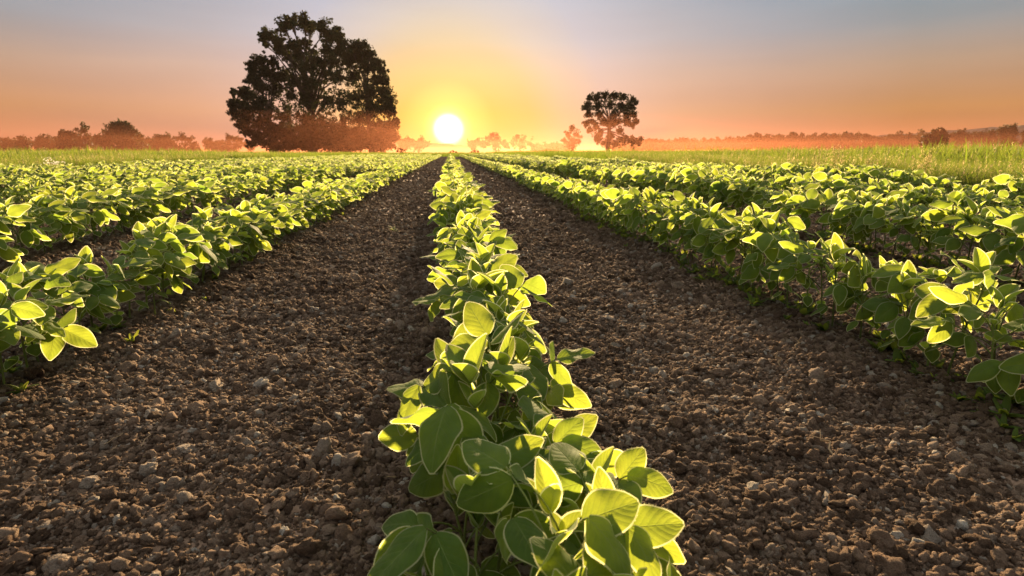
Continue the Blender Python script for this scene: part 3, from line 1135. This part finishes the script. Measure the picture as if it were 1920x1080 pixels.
def tree(name, px, D, clumps, label, cat, trunk_r=0.4, sub=14, n_leaf=22, leaf=0.16, fill=0.42, depth=0.8, seed=0, group=None, fork=0.25, bulk=2.3):
    """clumps: (px, py, r px) of each bough seen in the photo; they are spread in depth round the trunk"""
    rr = np.random.default_rng(seed + 1000)
    base = at(px, D, -0.05)
    fwd = Vector((base.x, base.y, 0)).normalized()
    right = Vector((fwd.y, -fwd.x, 0))
    o = empty(name, base)
    s = D / FPX / math.cos(PITCH) * 1.0
    cl = []
    xs_ = [c[0] for c in clumps]
    half = max(1e-3, (max(xs_) - min(xs_)) / 2) * D / FPX
    for (cx, cy, cr) in clumps:
        q = at(cx, D)
        lateral = (q - base).dot(right)
        room = math.sqrt(max(0.05, 1 - min(1, (lateral / (half * 1.15)) ** 2)))
        dep = rr.uniform(-1, 1) * half * depth * room * 0.8
        Dd = D + dep
        p = at(cx, Dd)
        z = hz(cx, cy, Dd)
        r = cr * Dd / FPX
        cl.append((np.array([p.x - base.x, p.y - base.y, z + 0.05]), r))
    crown, trunk = MB(), MB()
    zmin = min(c[2] - r for c, r in cl); ztop = max(c[2] + r for c, r in cl)
    fk = ztop * fork
    tips = []
    lean = rr.normal(0, .02, 2) * ztop
    forkp = np.array([lean[0], lean[1], fk])
    topp = np.array([lean[0] * 2 + rr.normal(0, .3), lean[1] * 2 + rr.normal(0, .3), ztop * .72])
    tube(trunk, [[0, 0, -.1], [lean[0] * .4, lean[1] * .4, fk * .5], forkp, (forkp + topp) / 2 + rr.normal(0, .02 * ztop, 3), topp],
         [trunk_r * 1.25, trunk_r, trunk_r * .85, trunk_r * .5, trunk_r * .15], 8)
    for c, r in cl:
        f_ = rr.uniform(.0, .6)
        zr = fk + (min(c[2], ztop * .72) - fk) * f_ * .8
        q = zr / max(ztop * .72, .1)
        st0 = np.array([lean[0] * 2 * q, lean[1] * 2 * q, max(.3 * fk, zr)])
        midp = st0 + (c - st0) * .5 + np.array([0, 0, .10 * np.linalg.norm(c - st0)]) + rr.normal(0, .06 * np.linalg.norm(c - st0), 3)
        bow = st0 + (c - st0) * .78 + rr.normal(0, .05 * r, 3) + [0, 0, .05 * np.linalg.norm(c - st0)]
        br = trunk_r * .38
        tube(trunk, [st0, midp, bow, c], [br, br * .6, br * .35, br * .16], 5)
        n_ = max(4, int(sub * (cr / 20) ** bulk + 5))
        g = rr.normal(0, 1, (n_, 3)); g /= np.linalg.norm(g, axis=1)[:, None]
        e = c + g * r * np.abs(rr.normal(0, .38, (n_, 1)) + .42) * [1, 1, .9]
        for k in range(n_):
            tube(trunk, [bow if rr.random() < .5 else c, (c + e[k]) / 2 + rr.normal(0, .08 * r, 3), e[k]], [br * .16, br * .1, br * .04], 3)
        leaf_cloud(crown, e, rr.uniform(.4, 1.2, n_) * min(r * fill, 3.2 * leaf), n_leaf, leaf, rr)
    obj('trunk', trunk.mesh('trunk', [M['bark']]), o)
    obj('crown', crown.mesh('crown', [M['tree_leaf']], smooth=False), o)
    tag(o, label, cat, group)
    return o


def Zm(lst):       # silhouette points read off an enlargement of the photo
    return [(400 + x / 2.286, (y + max(0, 300 - y) * .06) / 2.286, r / 2.286) for x, y, r in lst]


D1 = 110
skirt = lambda x0, x1: Zm([(x, 622 + 9 * math.sin(x), 28) for x in range(x0, x1, 40)] + [(x, 575 + 16 * math.sin(x * 3), 46) for x in range(x0 + 15, x1, 50)])
tall = Zm([(385, 88, 38), (430, 80, 38), (350, 105, 30), (455, 110, 30), (505, 108, 36), (560, 140, 32), (580, 172, 28), (530, 150, 30), (282, 146, 32), (262, 152, 20), (325, 165, 24),
           (268, 188, 13), (345, 205, 36), (385, 190, 30), (430, 175, 30), (320, 205, 22), (400, 235, 34), (455, 225, 26), (520, 200, 38), (570, 215, 38), (480, 262, 36), (540, 262, 45),
           (355, 240, 22), (420, 290, 40), (380, 270, 25), (500, 320, 60), (560, 330, 60), (440, 350, 50), (380, 340, 40), (330, 330, 32), (420, 420, 75), (500, 430, 80), (350, 410, 65), (560, 440, 75),
           (320, 500, 70), (400, 510, 75), (480, 520, 80), (560, 540, 75), (330, 590, 62), (410, 600, 62), (490, 605, 62), (560, 610, 60), (300, 560, 55)])
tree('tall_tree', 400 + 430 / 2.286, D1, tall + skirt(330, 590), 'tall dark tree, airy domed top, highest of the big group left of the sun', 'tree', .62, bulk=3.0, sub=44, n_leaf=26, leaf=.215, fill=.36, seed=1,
     group='big trees left of the sun')
leftt = Zm([(215, 275, 28), (245, 262, 28), (290, 268, 26), (205, 305, 26), (255, 310, 34), (300, 330, 40), (195, 345, 24), (230, 370, 42), (290, 390, 50), (150, 400, 26), (110, 395, 12), (180, 415, 36),
            (105, 440, 24), (135, 450, 28), (120, 490, 30), (165, 470, 36), (210, 450, 45), (260, 470, 52), (100, 470, 14), (160, 520, 30), (205, 530, 38), (130, 535, 24), (255, 550, 46), (150, 565, 24), (200, 580, 34),
            (170, 615, 22), (215, 610, 26), (255, 610, 40)])
tree('broad_tree', 400 + 255 / 2.286, D1 - 3, leftt + skirt(250, 340), 'low spreading dark tree on the left flank of the big group', 'tree', .42, bulk=2.8, sub=50, n_leaf=24, leaf=.20, fill=.36,
     seed=2, group='big trees left of the sun', depth=.5)
rightt = Zm([(625, 200, 32), (660, 195, 32), (690, 225, 34), (640, 240, 45), (600, 260, 40), (715, 270, 34), (680, 290, 55), (740, 300, 24), (630, 330, 65), (720, 340, 45), (750, 345, 22), (690, 390, 65), (745, 400, 38),
             (620, 420, 75), (765, 430, 26), (700, 465, 70), (775, 480, 24), (750, 470, 40), (640, 510, 75), (785, 520, 18), (720, 540, 62), (765, 540, 32), (660, 590, 68), (740, 600, 46), (770, 590, 26), (610, 600, 60)])
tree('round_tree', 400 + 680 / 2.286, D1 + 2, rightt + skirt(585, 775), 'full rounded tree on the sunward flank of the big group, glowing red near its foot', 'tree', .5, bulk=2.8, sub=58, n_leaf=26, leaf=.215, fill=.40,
     seed=3, group='big trees left of the sun')

lone = Zm([(1605, 420, 18), (1635, 418, 22), (1670, 412, 20), (1710, 412, 20), (1750, 414, 20), (1785, 430, 16), (1800, 440, 12), (1600, 450, 20), (1640, 450, 28), (1690, 450, 28), (1740, 450, 28), (1780, 460, 22), (1590, 462, 12),
           (1605, 490, 18), (1650, 490, 26), (1710, 490, 30), (1765, 490, 26), (1795, 490, 16), (1620, 520, 16), (1805, 520, 13), (1770, 520, 24), (1720, 525, 22), (1670, 525, 18), (1595, 530, 16), (1635, 545, 16), (1790, 535, 14),
           (1610, 560, 14), (1655, 570, 20), (1740, 560, 16), (1700, 585, 26), (1640, 595, 22), (1750, 600, 30), (1790, 605, 26), (1680, 615, 26), (1720, 615, 26), (1820, 608, 18)])
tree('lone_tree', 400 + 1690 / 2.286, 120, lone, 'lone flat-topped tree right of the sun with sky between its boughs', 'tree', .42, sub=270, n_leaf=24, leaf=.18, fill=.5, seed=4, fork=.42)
tree('bushy_tree', 400 + 1537 / 2.286, 150, Zm([(1537, 552, 22), (1520, 580, 26), (1555, 580, 26), (1537, 600, 30), (1505, 605, 16), (1568, 608, 16), (1537, 620, 30)]),
     'small rounded tree just left of the lone tree', 'tree', .3, sub=20, n_leaf=22, leaf=.25, fill=.45, seed=5)

FT = dict(trunk_r=.25, sub=210, n_leaf=18, leaf=.34, fill=.55)
for i, (px, D, cl, lab) in enumerate([
    (930, 230, [(918, 262, 9), (932, 262, 10), (925, 254, 7), (945, 268, 8), (910, 270, 8), (930, 273, 12), (950, 274, 8)], 'hazy tree just right of the sun, the nearer one to it'),
    (975, 235, [(968, 263, 8), (980, 265, 9), (992, 269, 8), (1000, 272, 7), (962, 271, 8), (980, 275, 12), (970, 256, 5)], 'hazy tree between the sun and the lone tree'),
    (785, 260, [(775, 268, 9), (790, 265, 9), (800, 271, 8), (765, 273, 8), (785, 275, 10)], 'faint tree in the glare just left of the sun'),
    (45, 210, [(46, 262, 6), (46, 268, 8), (44, 274, 9), (52, 276, 8), (38, 277, 8)], 'small pointed hazy tree near the left edge'),
    (88, 230, [(82, 262, 9), (92, 264, 10), (74, 270, 9), (88, 273, 12), (102, 270, 8), (78, 277, 10), (112, 275, 8)], 'rounded hazy tree second from the left edge'),
    (130, 200, [(126, 252, 6), (134, 252, 6), (128, 262, 9), (140, 266, 9), (124, 270, 9), (136, 276, 12)], 'ragged twin-topped tree left of the tall narrow one'),
    (163, 195, [(166, 238, 6), (164, 246, 8), (152, 254, 8), (168, 256, 8), (158, 264, 11), (172, 268, 10), (150, 270, 10), (162, 277, 12), (144, 252, 4)], 'narrow-topped tree, highest of the hazy ones at the left'),
    (233, 190, [(222, 238, 8), (235, 236, 9), (247, 239, 8), (255, 248, 8), (216, 248, 9), (238, 250, 12), (262, 258, 9), (210, 260, 12), (228, 264, 14), (250, 266, 14), (268, 272, 9), (200, 268, 10), (190, 262, 7), (232, 277, 16), (258, 279, 12), (205, 278, 10)],
     'big domed tree, broadest of the hazy ones at the left'),
    (310, 215, [(302, 260, 8), (314, 259, 8), (295, 268, 9), (310, 270, 12), (322, 268, 8), (288, 276, 7), (305, 279, 10), (325, 278, 9)], 'rounded hazy tree right of the big domed one'),
    (348, 220, [(335, 260, 8), (347, 259, 8), (358, 262, 8), (366, 270, 8), (350, 271, 12), (340, 278, 10), (362, 280, 9), (372, 279, 5)], 'wide low hazy tree with a flat top, middle of the left horizon'),
    (394, 230, [(388, 266, 6), (396, 264, 6), (402, 270, 6), (390, 275, 8), (402, 279, 6)], 'small detached hazy tree left of the big tree group'),
    (440, 235, [(432, 258, 6), (442, 260, 7), (452, 262, 8), (430, 268, 8), (444, 271, 11), (462, 270, 8), (424, 278, 7), (440, 280, 10), (470, 276, 7)], 'hazy tree peeping out behind the left flank of the big group'),
    (20, 225, [(14, 268, 7), (24, 270, 8), (32, 273, 7), (18, 276, 9)], 'low faint tree between the left edge and the small pointed one'),
    (108, 240, [(104, 268, 7), (114, 266, 7), (122, 271, 8), (108, 275, 10)], 'low faint tree left of the ragged twin-topped one'),
    (186, 225, [(182, 262, 7), (192, 264, 7), (200, 268, 8), (186, 272, 11)], 'low faint tree between the narrow-topped and the big domed tree'),
    (282, 230, [(274, 268, 7), (284, 266, 7), (292, 270, 7), (280, 275, 10)], 'low faint tree just right of the big domed one'),
    (416, 245, [(410, 270, 6), (420, 269, 7), (426, 274, 7), (414, 277, 8)], 'low faint tree between the detached one and the big tree group'),
    (890, 245, [(884, 268, 7), (894, 266, 7), (902, 270, 8), (888, 275, 9)], 'low golden tree closest to the sun on its right'),
    (760, 245, [(752, 266, 7), (764, 264, 8), (774, 268, 7), (758, 274, 10)], 'low golden tree between the round tree and the sun'),
    (-12, 210, [(-8, 262, 8), (-2, 268, 8), (-14, 270, 12), (0, 277, 8)], 'hazy tree cut by the left edge of the picture'),
    (1748, 130, [(1738, 258, 9), (1750, 255, 10), (1760, 258, 8), (1732, 266, 9), (1748, 268, 13), (1764, 267, 8)], 'dark round bush standing before the right treeline'),
    (1882, 200, [(1876, 244, 7), (1888, 243, 7), (1872, 252, 6), (1884, 254, 9), (1893, 252, 6), (1880, 264, 9), (1890, 266, 9)], 'tall dark tree in front of the hills near the right edge'),
    (1918, 200, [(1918, 252, 6), (1926, 250, 8), (1922, 262, 9)], 'dark tree cut by the right edge of the picture'),
    (1795, 230, [(1782, 256, 6), (1792, 252, 7), (1800, 250, 6), (1788, 262, 7), (1808, 258, 7), (1800, 266, 8)], 'open-crowned tree right of the dark round bush'),
    (1830, 235, [(1820, 254, 7), (1832, 253, 7), (1842, 258, 7), (1826, 264, 9), (1846, 265, 7)], 'low tree between the open-crowned one and the tall one at the right'),
    (1855, 235, [(1853, 250, 5), (1858, 258, 7), (1852, 265, 8), (1864, 266, 6)], 'little pointed tree just left of the tall one before the hills'),
]):
    tree('horizon_tree', px, D, cl, lab, 'tree', seed=50 + i, **FT)

# the long right treeline: (first px, top y)
rr = np.random.default_rng(77)
tops = [(1015, 272), (1040, 270), (1068, 271), (1160, 270), (1180, 268), (1195, 266), (1212, 264), (1228, 262), (1243, 262), (1262, 265), (1280, 259), (1300, 262), (1322, 262), (1345, 258), (1365, 261), (1385, 258), (1402, 253), (1420, 250), (1438, 254), (1458, 252),
        (1482, 248), (1500, 252), (1520, 252), (1540, 250), (1562, 250), (1580, 248), (1600, 251), (1620, 250), (1640, 256), (1660, 254), (1682, 252), (1700, 252), (1718, 254), (1770, 262)]
for i, (px, yt) in enumerate(tops):
    D = 270 + rr.uniform(-15, 15)
    cl = []
    for k in range(15):
        f_ = rr.uniform(0, 1)
        cl.append((px + rr.normal(0, 6 + 4 * f_), yt + 5 + f_ * (272 - yt), rr.uniform(5, 8)))
    cl.append((px + rr.normal(0, 2), yt + 4, rr.uniform(4, 6)))
    cl += [(px - 8, 274, 8), (px + 8, 274, 8), (px, 276, 9)]
    side_ = 'right of the lone tree' if px < 1400 else 'middle stretch' if px < 1640 else 'thinner right end below the hills'
    tree('treeline_tree', px, D, cl, 'misty purple-brown tree in the long far treeline, %s' % side_, 'tree', trunk_r=.25, sub=60, n_leaf=14, leaf=.5, fill=.6, seed=200 + i, group='trees of the far treeline, ' + side_)

# low bushes at the far field edge
for i, (px, D, h, lab) in enumerate([(752, 74, 277, 'dark low bush at the foot of the round sunward tree'),
                                     (850, 70, 281, 'little bush at the end of the centre row under the sun'), (1025, 95, 279, 'low bush in the haze left of the small rounded tree'),
                                     (890, 90, 280, 'low hazy bush right of the sun at the field end')]):
    tree('bush', px, D, [(px, h + 3, 4), (px - 6, h + 5, 4), (px + 6, h + 5, 4), (px, h + 8, 6)], lab, 'bush', trunk_r=.05, sub=20, n_leaf=22, leaf=.08, fill=.5, seed=400 + i)


# ------------------------------------------------------------------ hills
def hills():
    m_ = MB()
    prof = [(1480, 262), (1600, 257), (1660, 252), (1720, 249), (1780, 246), (1830, 240), (1870, 236), (1920, 232), (2000, 226), (2120, 220), (2300, 224), (2500, 240), (2700, 262)]
    prof2 = [(600, 282), (690, 270), (760, 266), (810, 267), (880, 273), (960, 282)]
    for D, pr in ((800, prof), (640, [(1560, 270), (1680, 256), (1760, 252), (1840, 247), (1920, 243), (2050, 236), (2300, 250), (2600, 272)]), (850, prof2)):
        px = np.linspace(pr[0][0], pr[-1][0], 160)
        py = np.interp(px, [p[0] for p in pr], [p[1] for p in pr])
        rows = []
        for f_, k in ((-.30, 0), (-.22, .35), (-.12, .72), (-.05, .93), (0, 1), (.08, .8), (.25, 0)):
            row = []
            for j, (a, b) in enumerate(zip(px, py)):
                Dd = D * (1 + f_)
                v = at(a, 1)
                h_ = (hz(a, b, D)) * k
                h_ += k * 1.0 * float(vnoise(np.array(a / 23.), np.array(f_ * 9 + D), 3)) + k * 0.6 * float(vnoise(np.array(a / 7.), np.array(f_ * 20 + D), 4)) if k else -2
                row.append((v.x * Dd, v.y * Dd, h_))
            rows.append(row)
        V = np.array(rows)
        m_.add(V.reshape(-1, 3), grid_faces(V.shape[0], V.shape[1]))
    o = obj('hills', m_.mesh('hills', [M['hill']]))
    tag(o, kind='structure')


hills()


# ------------------------------------------------------------------ haze and ground mist
def volume_box(name, lo, hi, density, color, aniso, label):
    m, n = new_mat(name)
    p = n.n('ShaderNodeVolumePrincipled')
    p.inputs['Color'].default_value = (*color, 1)
    p.inputs['Density'].default_value = density
    p.inputs['Anisotropy'].default_value = aniso
    o_ = n.n('ShaderNodeOutputMaterial')
    n.l(p.outputs[0], o_.inputs['Volume'])
    (x0, y0, z0), (x1, y1, z1) = lo, hi
    V = [(x, y, z) for z in (z0, z1) for y in (y0, y1) for x in (x0, x1)]
    F = [(0, 2, 3, 1), (4, 5, 7, 6), (0, 1, 5, 4), (2, 6, 7, 3), (0, 4, 6, 2), (1, 3, 7, 5)]
    me = bpy.data.meshes.new(name)
    me.from_pydata(V, [], F)
    me.materials.append(m)
    o = obj(name, me)
    tag(o, label, 'haze', kind='stuff')
    return o


volume_box('haze', (-1450, -500, -4), (1450, 1450, 46), 0.00018, (0.74, 0.52, 0.42), 0.0, 'thin warm morning haze over the whole plain')
volume_box('mist', (-500, 52, 0.1), (700, 900, 4.0), 0.0020, (0.54, 0.19, 0.09), 0.66, 'low ground mist lying on the meadow round the far trees')
